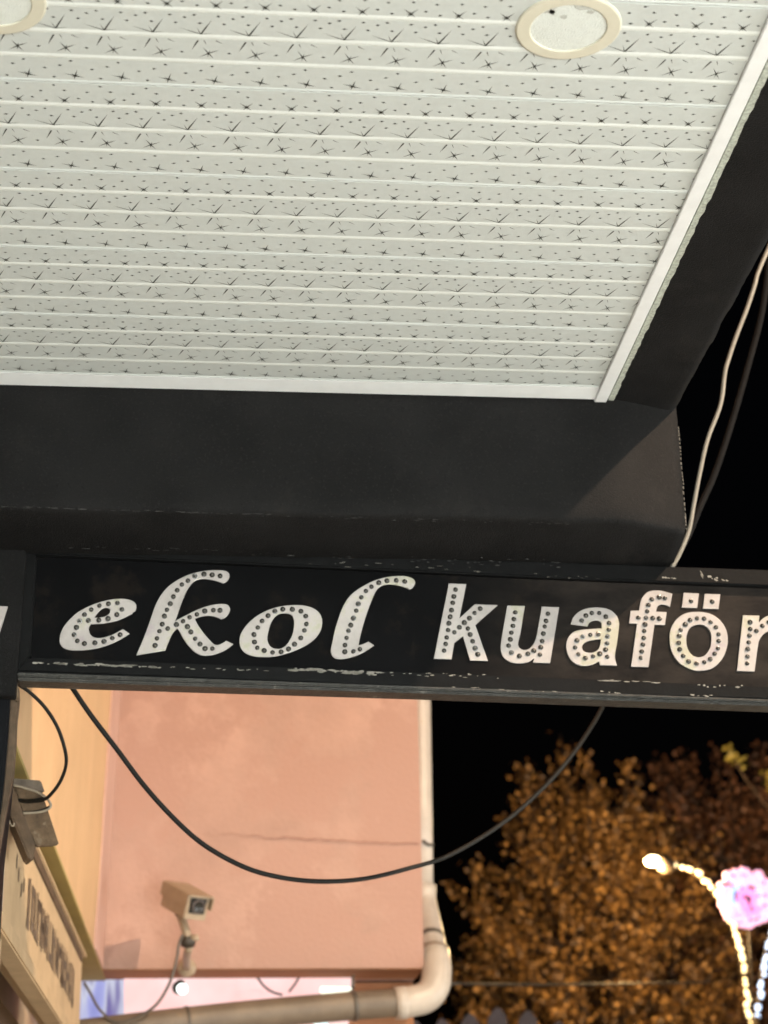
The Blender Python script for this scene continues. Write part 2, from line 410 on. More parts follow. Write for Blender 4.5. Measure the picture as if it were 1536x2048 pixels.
# ------------------------------------------------------------------ downlights
def downlight(x, y, label):
    t = thing('downlight', label, 'downlight', (x, y, H), 'recessed downlights')
    lathe('rim', [(.0545, .004), (.0550, -.0018), (.0565, -.0026), (.0735, -.0024), (.0756, -.0014), (.0762, .0), (.0762, .004)], (x, y, H-.0012), (0, 0, 1), ring_m, t, 64).data.polygons.foreach_set('use_smooth', [False]*384)
    prof = [(.0001, -.0012), (.02, -.0012), (.04, -.0010), (.0552, -.0004)]
    lathe('diffuser', prof, (x, y, H-.0012), (0, 0, 1), lens_m, t, 48)
    return t
d1 = downlight(.506, 2.281, 'round cream rimmed downlight with dark smudges, closer to the canopy edge')
smudge_m = mat('smudge', (.50, .50, .46), .6, .3, 120)
smudge_d = mat('smudge_dark', (.24, .24, .22), .6, .3, 160)
for u, v, ru, rv, mm in ((1098, 18, 17, 11, smudge_m), (1104, 24, 8, 6, smudge_d), (1092, 12, 6, 4, smudge_d), (1165, 14, 20, 7, smudge_m), (1128, 34, 9, 5, smudge_m), (1182, 24, 9, 4, smudge_m)):
    rr = random.Random(u); pts = [onZ(u+math.cos(a)*ru*rr.uniform(.6, 1.15), v+math.sin(a)*rv*rr.uniform(.6, 1.15), H-.0029) for a in [k*.3927 for k in range(16)]]
    meshobj('smudge', pts, [tuple(range(16))], mm, d1)
downlight(-.311, 2.276, 'round cream rimmed downlight set in the ceiling away from the canopy edge')

# ------------------------------------------------------------------ the shop sign
YS = 3.70
def sp(u, v, y=YS): return onY(u, v, y)
sign = thing('shop_sign', 'long black sign reading ekol kuaför in metal letters studded with bulbs', 'sign', sp(800, 1260)+Vector((0, .03, -.16)))
def ppoly(name, px, y, d, m, parent, bev=0): return prism(name, [sp(u, v, y) for u, v in px], (0, d, 0), m, parent, bev)
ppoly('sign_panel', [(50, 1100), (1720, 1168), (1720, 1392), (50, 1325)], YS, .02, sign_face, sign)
# rails, each running a little past the picture
ppoly('top_rail', [(36, 1086), (1351, 1133), (1720, 1146), (1720, 1179), (1240, 1161), (1056, 1153), (70, 1108)], YS-.016, .05, rail_paint, sign, .003)
ppoly('top_bead', [(70, 1108.5), (1720, 1179.5), (1720, 1183.5), (72, 1112)], YS-.007, .02, rail_paint, sign, .001)
ppoly('side_rail', [(44, 1100), (74, 1110), (61, 1314), (33, 1345)], YS-.014, .045, rail_paint, sign, .003)
ppoly('bottom_rail', [(61, 1314), (1200, 1359), (1720, 1381), (1720, 1404), (1200, 1389), (33, 1343)], YS-.015, .05, rail_paint, sign, .003)
ppoly('bottom_lip', [(34, 1344), (840, 1372), (1720, 1405), (1720, 1411), (840, 1379), (34, 1352)], YS-.024, .06, rail_metal, sign, .0025)
ppoly('bottom_lip', [(34, 1352.5), (840, 1379.5), (1720, 1411.5), (1720, 1418), (840, 1386), (36, 1361)], YS-.019, .05, rail_metal, sign, .0025)
def chips(name, segs, y, parent):
    V, Fc = [], []; rr = random.Random(11)
    for (a, b, n, L, h, jit) in segs:
        for i in range(n):
            t = rr.random(); u = a[0]+(b[0]-a[0])*t; v = a[1]+(b[1]-a[1])*t+rr.uniform(-jit, jit)
            l = L*rr.uniform(.3, 1.6); hh = h*rr.uniform(.4, 1.2); sl = (b[1]-a[1])/(b[0]-a[0])
            ring = []
            for k in range(9):
                an = 2*math.pi*k/9; q = rr.uniform(.55, 1.1)
                du = math.cos(an)*l/2*q; ring.append(sp(u+du, v+du*sl+math.sin(an)*hh/2*q, y))
            i0 = len(V); V += ring; Fc.append(tuple(range(i0, i0+9)))
    o = meshobj(name, V, Fc, chip, parent); o['kind'] = 'stuff'
chips('paint_chips', [((62, 1326), (330, 1334), 46, 17, 4.0, 1.8), ((330, 1335), (540, 1341), 16, 9, 2.5, 2), ((555, 1338), (760, 1347), 34, 20, 6, 3),
    ((770, 1347), (1010, 1353), 22, 9, 2, 4), ((1200, 1361), (1340, 1365), 10, 26, 2.2, 2.5), ((1345, 1369), (1500, 1374), 10, 6, 4, 3)], YS-.0156, sign)
chips('paint_chips', [((900, 1374), (1130, 1384), 9, 10, 1.5, 2), ((1200, 1383), (1250, 1386), 5, 10, 2.5, 1.5), ((1370, 1390), (1440, 1393), 7, 8, 2.5, 2)], YS-.0246, sign)
chips('paint_chips', [((1325, 1155), (1352, 1157), 8, 5, 3, 1.5), ((1415, 1154), (1440, 1160), 9, 5, 5, 3), ((1440, 1159), (1462, 1162), 5, 5, 3, 2), ((1398, 1140), (1406, 1153), 4, 5, 3.5, 4),
    ((110, 1097), (135, 1098), 6, 8, 1.5, 2), ((500, 1120), (1000, 1142), 16, 12, .9, 5), ((1060, 1150), (1200, 1156), 8, 8, 1, 4)], YS-.0166, sign)

def sm(P, o, s):               # outline: 'c' marks a corner
    segs = []; cur = []; idx = [i for i, p in enumerate(P) if len(p) > 2]
    Q = [Vector((o[0]+p[0]/s, o[1]+p[1]/s)) for p in P]
    if not idx: return catmull(Q, 4, True)
    out = []
    for a, i in enumerate(idx):
        j = idx[(a+1) % len(idx)]
        run = [Q[(i+k) % len(Q)] for k in range(((j-i-1) % len(Q))+2)]
        out += (catmull(run, 4)[:-1] if len(run) > 2 else run[:1])
    return out
c = 'c'
LET = []
o1, s1 = (100, 1120), 1536/380
LET.append(('e', o1, s1, [(640,597,c),(590,563,c),(500,610),(420,632),(360,630),(325,605),(312,565),(315,540),(330,517,c),(400,515),(500,500),(580,475),(640,445),(666,433,c),(664,424,c),(690,408),(696,370),(680,345),(650,328),(600,318),(540,318),(470,328),(380,352),(300,385),(220,430),(160,485),(115,540),(90,590),(80,640),(85,680),(110,710),(160,727),(230,730),(310,725),(400,708),(500,675),(580,635)],
  [[(355,470,c),(375,440),(400,410),(430,390),(460,386),(485,398),(487,420),(475,442),(445,460),(400,469)]],
  [(545,350),(473,356),(400,370),(334,402),(279,443),(240,494),(214,547),(195,605),(222,655),(279,677),(363,671),(437,660),(503,633),(567,605),(310,491),(395,488),(469,475),(541,443),(581,401)]))
LET.append(('k', o1, s1, [(702,768,c),(740,680),(780,580),(815,480),(850,380),(890,300),(940,235),(1000,185),(1080,140),(1160,110),(1260,90),(1350,85),(1410,90),(1440,105),(1449,130),(1440,160),(1420,178),(1398,187,c),(1350,170),(1300,158),(1240,152),(1190,160),(1150,185),(1115,230),(1090,280),(1065,340),(1040,410),(1015,480),(1003,505,c),(1040,482),(1100,450),(1160,420),(1230,390),(1310,367),(1380,358),(1430,364),(1450,385),(1453,410),(1435,445),(1410,467),(1383,477,c),(1340,460),(1290,450),(1230,455),(1168,473,c),(1190,520),(1230,580),(1280,640),(1320,680),(1345,690),(1380,683),(1425,657,c),(1478,682,c),(1420,725),(1340,760),(1270,772),(1210,765),(1160,735),(1110,680),(1070,620),(1040,565),(1028,552,c),(1000,580),(975,620),(950,680),(930,732,c)], [],
  [(1376,130),(1311,122),(1245,116),(1171,132),(1115,169),(1066,200),(1028,246),(998,298),(971,355),(946,404),(924,455),(908,521),(885,577),(865,635),(850,692),(952,556),(1021,523),(1076,496),(1128,465),(1188,440),(1251,414),(1320,407),(1375,408),(1110,540),(1138,583),(1174,637),(1212,681),(1253,718),(1313,718)]))
o2, s2 = (460, 1120), 3.84
LET.append(('o', o2, s2, [(75,610),(85,570),(115,520),(160,470),(220,425),(300,385),(390,360),(480,350),(560,352),(630,370),(680,405),(703,450),(705,500),(690,550),(650,605),(590,650),(510,690),(420,722),(340,740),(260,744),(180,738),(120,715),(88,680),(76,645)],
  [[(285,600),(295,540),(315,480),(345,435),(380,413),(420,408),(460,415),(485,440),(494,490),(485,560),(465,610),(430,660),(390,683),(350,684),(315,672),(292,640)]],
  [(478,380),(405,380),(344,394),(293,429),(246,469),(213,520),(183,574),(188,631),(210,675),(262,697),(326,711),(392,707),(450,685),(495,648),(544,600),(571,542),(587,493),(581,432),(545,395)]))
LET.append(('l', o2, s2, [(775,700),(790,620),(810,530),(835,450),(865,370),(905,300),(960,245),(1030,200),(1100,165),(1180,140),(1260,128),(1340,127),(1395,142),(1418,165),(1416,190),(1400,213),(1380,224,c),(1330,205),(1270,190),(1210,187),(1160,200),(1125,230),(1095,290),(1060,380),(1030,470),(1005,560),(990,630),(985,658,c),(1020,650),(1062,630,c),(1104,657,c),(1040,700),(960,738),(880,757),(820,758),(788,738)], [],
  [(1341,167),(1276,158),(1205,161),(1142,176),(1085,206),(1043,239),(1009,288),(985,338),(970,390),(948,448),(926,501),(909,545),(894,599),(883,655),(882,706),(948,703),(998,686)]))
o3, s3 = (840, 1130), 3.84
LET.append(('k', o3, s3, [(222,145,c),(353,150,c),(300,415,c),(420,305,c),(592,311,c),(422,462,c),(518,735,c),(385,732,c),(330,545,c),(262,597,c),(240,723,c),(108,718,c)], [],
  [(272,190),(260,243),(251,292),(242,348),(232,399),(221,449),(215,501),(205,558),(196,607),(185,659),(462,337),(418,370),(380,410),(339,444),(302,480),(264,518),(368,489),(385,535),(404,587),(423,641),(444,688)]))
LET.append(('u', o3, s3, [(672,315,c),(803,318,c),(770,520),(752,600),(760,635),(790,655),(830,650),(865,620),(890,570),(905,500),(935,323,c),(1066,327,c),(997,752,c),(870,748,c),(880,710,c),(840,740),(790,753),(730,752),(680,738),(640,705),(622,660),(622,610),(635,520),(655,410)], [],
  [(732,366),(721,417),(713,470),(701,522),(693,573),(680,621),(702,675),(763,700),(828,684),(873,659),(926,634),(938,586),(947,529),(957,474),(967,431),(982,376),(920,689)]))
LET.append(('a', o3, s3, [(1158,455,c),(1175,410),(1210,370),(1260,343),(1330,330),(1400,332),(1460,350),(1505,390),(1525,440),(1523,500),(1510,600),(1495,690),(1497,730),(1510,772,c),(1383,768,c),(1375,738,c),(1340,757),(1290,772),(1240,772),(1190,755),(1150,715),(1128,660),(1125,610),(1140,560),(1175,520),(1230,502),(1310,495),(1395,490,c),(1397,465),(1390,440),(1365,427),(1330,427),(1300,442),(1285,470,c)],
  [[(1390,568,c),(1330,575),(1280,588),(1250,610),(1243,640),(1255,665),(1290,677),(1330,675),(1365,655),(1383,620)]],
  [(1241,429),(1273,390),(1319,371),(1376,370),(1426,398),(1451,448),(1449,498),(1439,550),(1436,603),(1425,652),(1437,706),(1368,532),(1308,538),(1250,552),(1204,582),(1191,635),(1215,687),(1269,716),(1328,703),(1380,684)]))
o4, s4 = (1200, 1130), 1536/336
LET.append(('f', o4, s4, [(285,928,c),(340,535,c),(267,533,c),(281,422,c),(358,420,c),(370,350),(385,305),(420,262),(460,242),(510,236),(570,242),(658,267,c),(637,380,c),(600,365),(560,360),(530,372),(515,400),(510,430,c),(606,434,c),(590,548,c),(495,545,c),(440,932,c)], [],
  [(593,305),(540,297),(471,315),(441,369),(431,425),(420,486),(350,484),(481,488),(541,493),(410,545),(403,605),(399,669),(391,729),(381,793),(372,851)]))
LET.append(('dot', o4, s4, [(765,258,c),(902,264,c),(885,392,c),(748,388,c)], [], [(832,332)]))
LET.append(('dot', o4, s4, [(957,267,c),(1096,272,c),(1080,402,c),(942,397,c)], [], [(1024,337)]))
LET.append(('o', o4, s4, [(638,680),(640,620),(660,560),(700,500),(760,455),(830,435),(910,433),(990,445),(1060,480),(1120,540),(1155,610),(1165,690),(1155,760),(1125,840),(1075,905),(1010,950),(930,965),(860,962),(790,935),(720,890),(670,820),(645,750)],
  [[(785,690),(790,640),(810,590),(845,557),(900,543),(950,550),(990,580),(1015,630),(1018,690),(1010,750),(985,800),(950,835),(900,848),(850,835),(815,800),(792,750)]],
  [(886,489),(823,506),(779,547),(737,595),(723,648),(718,713),(729,774),(760,832),(809,883),(881,902),(952,890),(1006,862),(1047,813),(1076,763),(1084,697),(1083,636),(1059,571),(1010,524),(951,492)]))
LET.append(('r', o4, s4, [(1307,463,c),(1453,467,c),(1448,535,c),(1480,500),(1520,475),(1570,462),(1630,460,c),(1615,598,c),(1560,598),(1500,625),(1460,675),(1440,740),(1410,972,c),(1253,968,c)], [],
  [(1372,525),(1373,588),(1365,648),(1359,709),(1350,770),(1347,838),(1344,901),(1429,605),(1484,559),(1540,525),(1590,515)]))

def letter_mesh(outline, holes, y):
    """flat plate 3 mm thick with rounded rim, from a 2D curve (filled, extruded) turned into a mesh"""
    cu = bpy.data.curves.new('tmp', 'CURVE'); cu.dimensions = '2D'; cu.fill_mode = 'BOTH'; cu.extrude = .0014; cu.bevel_depth = .0004; cu.bevel_resolution = 1
    for lp in [outline]+holes:
        spn = cu.splines.new('POLY'); spn.points.add(len(lp)-1); spn.use_cyclic_u = True
        for q, p in zip(spn.points, lp):
            w = sp(p[0], p[1], y); q.co = (w.x, w.z, 0, 1)
    ob = bpy.data.objects.new('tmp', cu); me = bpy.data.meshes.new_from_object(ob); bpy.data.objects.remove(ob); bpy.data.curves.remove(cu)
    V = [Vector((v.co.x, y-v.co.z, v.co.y)) for v in me.vertices]; Fc = [tuple(p.vertices) for p in me.polygons]
    bpy.data.meshes.remove(me)
    return V, Fc
def led_proto():
    seg = 10; prof = [(.0051, .0), (.0051, .0016), (.0045, .0021), (.0031, .0016), (.0029, .0016), (.0027, .0030), (.0017, .0040), (.0001, .0043)]
    V = [(r*math.cos(2*math.pi*k/seg), -h, r*math.sin(2*math.pi*k/seg)) for r, h in prof for k in range(seg)]
    Fc = [(i*seg+k, i*seg+(k+1) % seg, (i+1)*seg+(k+1) % seg, (i+1)*seg+k) for i in range(len(prof)-1) for k in range(seg)]
    me = bpy.data.meshes.new('led_bulb'); me.from_pydata(V, [], Fc); me.materials.append(led_ring); me.materials.append(led_lens)
    me.polygons.foreach_set('material_index', [0 if i < 4 else 1 for i in range(len(prof)-1) for k in range(seg)])
    me.polygons.foreach_set('use_smooth', [True]*len(Fc)); me.update()
    return me
LED = led_proto()
YL = YS-.0022
for nm, o, s, outl, holes, leds in LET:
    V, Fc = letter_mesh(sm(outl, o, s), [sm(h, o, s) for h in holes], YL)
    lo = meshobj('letter_'+nm if nm != 'dot' else 'letter_dot', V, Fc, letter_m, sign)
    for u, v in leds:
        b = bpy.data.objects.new('led_bulb', LED); link(b, lo)
        w = sp(o[0]+u/s, o[1]+v/s, YL-.0017); b.location = w-ORIG[sign]
        b.rotation_euler = (random.uniform(-.25, .25), random.uniform(0, 6), random.uniform(-.25, .25))
        k = random.uniform(.92, 1.12); b.scale = (k, k, k)

# neighbouring sign board on its post, at the left end
post = thing('sign_post', 'black post beside the sign, carrying a second board with a letter fragment', 'post', (-.40, 3.8, 0))
ppoly('side_board', [(-330, 1050), (46, 1078), (52, 1110), (41, 1260), (34, 1345), (30, 1392), (-330, 1372)], YS-.03, .03, black_plaster, post, .002)
prism('letter_fragment', [sp(-40, 1211, YS-.031), sp(16, 1214, YS-.031), (sp(1, 1262, YS-.031)), sp(-40, 1400, YS-.031)], (0, -.003, 0), letter_m, post)
ppoly('post_face', [(-330, 1393), (20, 1393), (16, 1470), (8, 1560), (-8, 1700), (-20, 1900), (-330, 1900)], YS, .18, black_smooth, post, .004)
ppoly('flap', [(21, 1391), (37, 1372), (38, 1396), (33, 1440), (31, 1486), (26, 1552), (14, 1607), (3, 1668), (-6, 1730), (-8, 1702), (8, 1561), (17, 1470)], YS+.008, .03, brown_wood, post, .003)
ppoly('flap_curl', [(28, 1362), (35, 1362), (38, 1400), (36, 1404), (25, 1393)], YS-.002, .012, weathered, post, .002)
box('post_core', (-.62, 3.74, 0), (-.43, 3.88, 2.3), black_smooth, post, .004)

scuff_m = mat('scuff', (.030, .028, .026), .7, .4, 90)
V, Fc = [], []; rr = random.Random(17)
for (a, b, n, L, h, jit, yy) in (((0, 1013), (520, 1029), 46, 16, 1.0, 1.6, 3.514), ((520, 1030), (1150, 1049), 30, 12, .9, 2.5, 3.516), ((820, 1118), (1120, 1127), 26, 9, 2.0, 8, 3.655), ((90, 1093), (700, 1112), 30, 16, .8, 5, 3.65)):
    for i in range(n):
        t = rr.random(); u = a[0]+(b[0]-a[0])*t; v = a[1]+(b[1]-a[1])*t+rr.uniform(-jit, jit); l = L*rr.uniform(.3, 1.5); hh = h*rr.uniform(.4, 1.3); i0 = len(V)
        V += [sp(u+math.cos(k*.9)*l/2*rr.uniform(.6, 1), v+math.cos(k*.9)*l*.015+math.sin(k*.9)*hh/2, yy) for k in range(7)]; Fc.append(tuple(range(i0, i0+7)))
meshobj('scuffs', V, Fc, scuff_m, canopy)['kind'] = 'stuff'

# ------------------------------------------------------------------ cables
def pxpath(P, k=6): return catmull([onY(u, v, y) for u, v, y in P], k)
def lerpY(P, y0, y1):
    n = len(P)-1; return [(u, v, y0+(y1-y0)*i/n) for i, (u, v) in enumerate(P)]
wc = lerpY([(1640, 260), (1560, 440), (1536, 498), (1516, 546), (1509, 572), (1493, 620), (1472, 674), (1458, 716), (1450, 745), (1441, 809), (1415, 879), (1399, 949), (1387, 1012), (1378, 1060), (1359, 1108), (1343, 1136)], 3.72, 3.70)
co = tube('white_cable', pxpath(wc), .0048, cable_white, base=onY(1343, 1136, 3.7)); tag(co, 'thin cream cable dangling past the canopy edge onto the sign', 'cable')
gc = lerpY([(1560, 300), (1540, 500), (1525, 620), (1499, 722), (1464, 844), (1429, 949), (1401, 1012), (1378, 1068), (1350, 1120), (1335, 1160)], 4.15, 3.86)
co = tube('grey_cable', pxpath(gc), .0072, cable_grey, base=onY(1335, 1160, 3.9)); tag(co, 'dark grey cable hanging behind the cream cable', 'cable')
hc = lerpY([(118, 1335), (137, 1364), (180, 1428), (234, 1499), (293, 1577), (363, 1652), (422, 1699), (498, 1738), (574, 1757), (650, 1763), (732, 1757), (820, 1736), (900, 1710), (1000, 1650), (1080, 1582), (1140, 1515), (1185, 1450), (1212, 1400), (1230, 1360)], 3.82, 4.75)
co = tube('hanging_cable', pxpath(hc), .0054, cable_black, base=onY(650, 1763, 4.3)); tag(co, 'long black cable sagging below the sign across the pink wall', 'cable')
lc = lerpY([(30, 1362), (40, 1371), (60, 1385), (90, 1415), (115, 1455), (130, 1500), (132, 1530), (122, 1560), (105, 1585), (88, 1599), (60, 1603), (38, 1601)], 3.76, 4.10)
co = tube('loop_cable', pxpath(lc), .0038, cable_black, base=onY(95, 1595, 4.1)); tag(co, 'short black cable looping from sign corner to wooden block', 'cable')

# ------------------------------------------------------------------ the pink building
YP = 7.0
pk = thing('pink_building', 'pink rendered building with an overhanging upper storey and a crack', 'building', (.2, 7.3, 0))
cl, cr = onY(203, 1932, YP), onY(846, 1940, YP); zb = (cl.z+cr.z)/2
x0, x1 = cl.x-.012, cr.x+.004
# front wall as a slightly uneven grid
def wall_front():
    V, Fc = [], []; nx, nz = 40, 70; z1 = 6.6
    for j in range(nz+1):
        for i in range(nx+1):
            x = x0+(x1-x0)*i/nx; z = zb+(z1-zb)*j/nz
            V.append((x, YP+wob(x, 0, z, 3, .006)+wob(x, 1, z, 14, .0015)+(.008 if j == 0 else 0), z))
    for j in range(nz):
        for i in range(nx): Fc.append((j*(nx+1)+i, j*(nx+1)+i+1, (j+1)*(nx+1)+i+1, (j+1)*(nx+1)+i))
    return meshobj('wall', V, Fc, pink, pk, True)
wall_front()
box('wall', (x0, YP+.02, zb+.004), (x1-.001, 12, 6.58), pink, pk)
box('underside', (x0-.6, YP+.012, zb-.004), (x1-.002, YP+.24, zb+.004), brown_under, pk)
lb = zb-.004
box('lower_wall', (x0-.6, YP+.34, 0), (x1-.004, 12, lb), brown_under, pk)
# crack
V, Fc = [], []
pts = [(405+i*9, 1668+.048*i*9+random.uniform(-1.6, 1.6)+wob(i, 0, 0, .23, 6)) for i in range(49)]
for i, (u, v) in enumerate(pts):
    a = onY(u, v-1.3*random.uniform(.5, 1.2)*(min(1, (i+2)/20)), YP-.009); b = onY(u, v+1.3*random.uniform(.5, 1.2)*(min(1, (i+2)/20)), YP-.009); V += [a, b]
Fc = [(2*i, 2*i+2, 2*i+3, 2*i+1) for i in range(len(pts)-1)]
meshobj('crack', V, Fc, crack_m, pk)

# lit box sign under the overhang, and the banner beside it
lb_ = thing('lit_fascia_sign', 'pale pink back-lit sign glowing under the overhang of the pink building', 'sign', onY(480, 2100, 7.3)+Vector((0, 0, -.1)))
prism('lit_sheet', [onY(248, 1940, 7.215), onY(708, 1950, 7.215), onY(690, 2110, 7.215), onY(248, 2110, 7.215)], (0, .03, 0), pink_sheet, lb_)
prism('tube_lamp', [onY(640, 1974, 7.205), onY(703, 1975, 7.205), onY(703, 1988, 7.205), onY(640, 1988, 7.205)], (0, -.02, 0), emat('tube_glow', (.95, 1, .85), 1.1), lb_, .004)
prism('blue_mark', [onY(627, 2034, 7.21), onY(656, 2034, 7.21), onY(656, 2100, 7.21), onY(627, 2100, 7.21)], (0, -.004, 0), emat('blue_mark', (.68, .9, 1), .95), lb_)
V, Fc = [], []
rr = random.Random(5)
for i in range(26):
    u = rr.uniform(455, 540); v = rr.uniform(1958, 1982); w = rr.uniform(2, 5); h = rr.uniform(3, 10); k = len(V)
    V += [onY(u, v, 7.212), onY(u+w, v+1, 7.212), onY(u+w+2, v+h, 7.212), onY(u+1, v+h, 7.212)]; Fc.append((k, k+1, k+2, k+3))
meshobj('worn_lettering', V, Fc, emat('faded_pink', (1, .55, .55), .62), lb_)['kind'] = 'stuff'
for P in ([(515, 1955), (528, 1972), (545, 1984), (565, 1990)], [(598, 1955), (590, 1968), (578, 1984)]):
    tube('wire', pxpath([(u, v, 7.20) for u, v in P]), .004, steel_dark, lb_)
bn = meshobj('purple_banner', [onY(u, v, 7.25) for u, v in ((90, 1945), (258, 1945), (263, 2120), (90, 2120))], [(0, 1, 2, 3)], purple_sheet, base=onY(170, 2120, 7.25))
sol = bn.modifiers.new('thickness', 'SOLIDIFY'); sol.thickness = .01
tag(bn, 'glowing purple and blue banner beside the pink lit sign', 'banner')
fl = thing('flood_lamp', 'small round white lit lamp under the overhang of the pink building', 'lamp', onY(362, 1976, 7.2))
fc = onY(364, 1978, 7.12)
lathe('reflector', [(.012, .03), (.016, .016), (.020, 0), (.018, -.001), (.0001, -.002)], fc, (.15, 1, .5), flood_glow, fl, 20)
lathe('housing', [(.0001, .05), (.016, .048), (.020, .028), (.024, .004), (.024, -.001), (.021, -.001)], fc+Vector((-.012, .004, .004)), (.15, 1, .5), steel_dark, fl, 20)

# ------------------------------------------------------------------ the orange building (side wall)
OA, OB = (-.384, 3.94), (cl.x, 7.0)
ob = thing('orange_building', 'orange rendered side wall with an olive underside above a shop board', 'building', (-.6, 5.4, 0))
dirO = Vector((OB[0]-OA[0], OB[1]-OA[1], 0)).normalized()
def along(y, off=0): t = (y-OA[1])/(OB[1]-OA[1]); return OA[0]+(OB[0]-OA[0])*t+off
zo = onP(198, 1928, OA, OB).z
def side_wall():
    V, Fc = [], []; ny, nz = 60, 60
    for j in range(nz+1):
        for i in range(ny+1):
            y = 3.90+(7.03-3.90)*i/ny; z = zo+(6.6-zo)*j/nz
            V.append((along(y)+.03*min(1.6, z-zo)+wob(2, y, z, 3, .006)+wob(4, y, z, 12, .0012), y, z))
    for j in range(nz):
        for i in range(ny): Fc.append((j*(ny+1)+i, j*(ny+1)+i+1, (j+1)*(ny+1)+i+1, (j+1)*(ny+1)+i))
    return meshobj('wall', V, Fc, orange, ob, True)
side_wall()
prism('corner_strip', [(along(6.55)+.007, 6.55, zo+.004), (along(6.99)+.007, 6.99, zo+.004), (along(6.99)+.055, 6.99, zo+1.6), (along(6.55)+.055, 6.55, zo+1.6)], (-.008, 0, 0), pink_pale, ob)
prism('wall_core', [(along(3.92)-.03, 3.92, zo+.01), (along(7)-.03, 7.0, zo+.01), (-1.5, 7.0, zo+.01), (-1.5, 3.92, zo+.01)], (0, 0, 4.6), orange, ob)
prism('underside', [(along(3.90)+.002, 3.90, zo-.003), (along(7.36)+.002, 7.36, zo-.003), (-1.5, 7.36, zo-.003), (-1.5, 3.90, zo-.003)], (0, 0, .010), olive, ob)
BA, BB = (-.404, 4.09), (-.365, 6.3)
def bx(y, off=0): return BA[0]+(BB[0]-BA[0])*(y-BA[1])/(BB[1]-BA[1])+off
zt = .994+EYE-.004; zbt = .72+EYE
box('lower_wall', (-1.5, 3.95, 0), (-.56, 7.3, zo-.004), board_m, ob)

bd = thing('shop_board', 'cream lettered shop board with faded dark letters under the olive underside', 'sign', (-.39, 5.2, zbt))
prism('board', [(bx(3.98), 3.98, zbt), (bx(6.3), 6.3, zbt), (bx(6.3), 6.3, zt), (bx(3.98), 3.98, zt)], (-.09, 0, 0), board_m, bd, .004)
prism('top_lip', [(bx(4.4, .008), 4.4, zt-.010), (bx(6.32, .012), 6.32, zt-.010), (bx(6.32, .012), 6.32, zt+.003), (bx(4.4, .008), 4.4, zt+.003)], (-.05, 0, 0), board_m, bd, .003)
prism('shadow_gap', [(bx(4.15, .006), 4.15, zt-.040), (bx(6.26, .004), 6.26, zt-.032), (bx(6.26, .004), 6.26, zt-.012), (bx(4.15, .006), 4.15, zt-.012)], (-.02, 0, 0), brown_wood, bd)
prism('bottom_lip', [(bx(3.98, .012), 3.98, zbt-.045), (bx(6.3, .012), 6.3, zbt-.045), (bx(6.3, .012), 6.3, zbt-.004), (bx(3.98, .012), 3.98, zbt-.004)], (-.05, 0, 0), board_m, bd, .004)
prism('end_post', [(bx(6.08, .004), 6.08, 0), (bx(6.3, .004), 6.3, 0), (bx(6.3, .004), 6.3, zbt-.05), (bx(6.08, .004), 6.08, zbt-.05)], (-.09, 0, 0), board_m, bd, .004)
prism('near_post', [(bx(3.92, .004), 3.92, 0), (bx(4.06, .004), 4.06, 0), (bx(4.06, .004), 4.06, zbt-.05), (bx(3.92, .004), 3.92, zbt-.05)], (-.09, 0, 0), board_m, bd, .004)
prism('near_panel', [(bx(3.90, .007), 3.90, zbt-.045), (bx(4.02, .007), 4.02, zbt-.045), (bx(4.02, .007), 4.02, zt-.03), (bx(3.90, .007), 3.90, zt-.03)], (-.05, 0, 0), pipe_m, bd, .003)
prism('window_pane', [(bx(4.06, -.10), 4.06, .4), (bx(6.1, -.10), 6.1, .4), (bx(6.1, -.10), 6.1, zbt-.05), (bx(4.06, -.10), 4.06, zbt-.05)], (-.01, 0, 0), dark_glass, bd)
# faded lettering: worn strokes, no longer readable
rr = random.Random(21)
y = 4.55
zl0, zl1 = zbt+.055, zt-.085
while y < 5.95:
    V, Fc = [], []
    w = rr.uniform(.055, .10)
    bars = [(y+rr.uniform(0, w*.15), rr.uniform(.014, .026)), (y+w*rr.uniform(.6, .85), rr.uniform(.012, .024))]
    if rr.random() < .5: bars.append((y+w*.4, .012))
    for yy, ww in bars:
        a, b = zl0+rr.uniform(0, .02), zl1-rr.uniform(0, .02); k = len(V)
        V += [(bx(yy, .0015), yy, a), (bx(yy+ww, .0015), yy+ww, a+.004), (bx(yy+ww, .0015), yy+ww, b), (bx(yy, .0015), yy, b-.004)]; Fc.append((k, k+1, k+2, k+3))
    for q in range(rr.choice((1, 2, 2))):
        zz = rr.uniform(zl0, zl1-.03); k = len(V)
        V += [(bx(y, .0015), y, zz), (bx(y+w, .0015), y+w, zz), (bx(y+w, .0015), y+w, zz+.024), (bx(y, .0015), y, zz+.022)]; Fc.append((k, k+1, k+2, k+3))
    meshobj('worn_letter', V, Fc, board_ink, bd)
    y += w+rr.uniform(.012, .03)
for yy, zz in ((4.28, zt-.10), (4.33, zt-.12), (4.40, zt-.14), (4.45, zt-.12)):
    meshobj('worn_letter', [(bx(yy, .0015), yy, zz-.03), (bx(yy+.018, .0015), yy+.018, zz-.03), (bx(yy+.022, .0015), yy+.022, zz), (bx(yy+.006, .0015), yy+.006, zz+.004)], [(0, 1, 2, 3)], board_ink, bd)

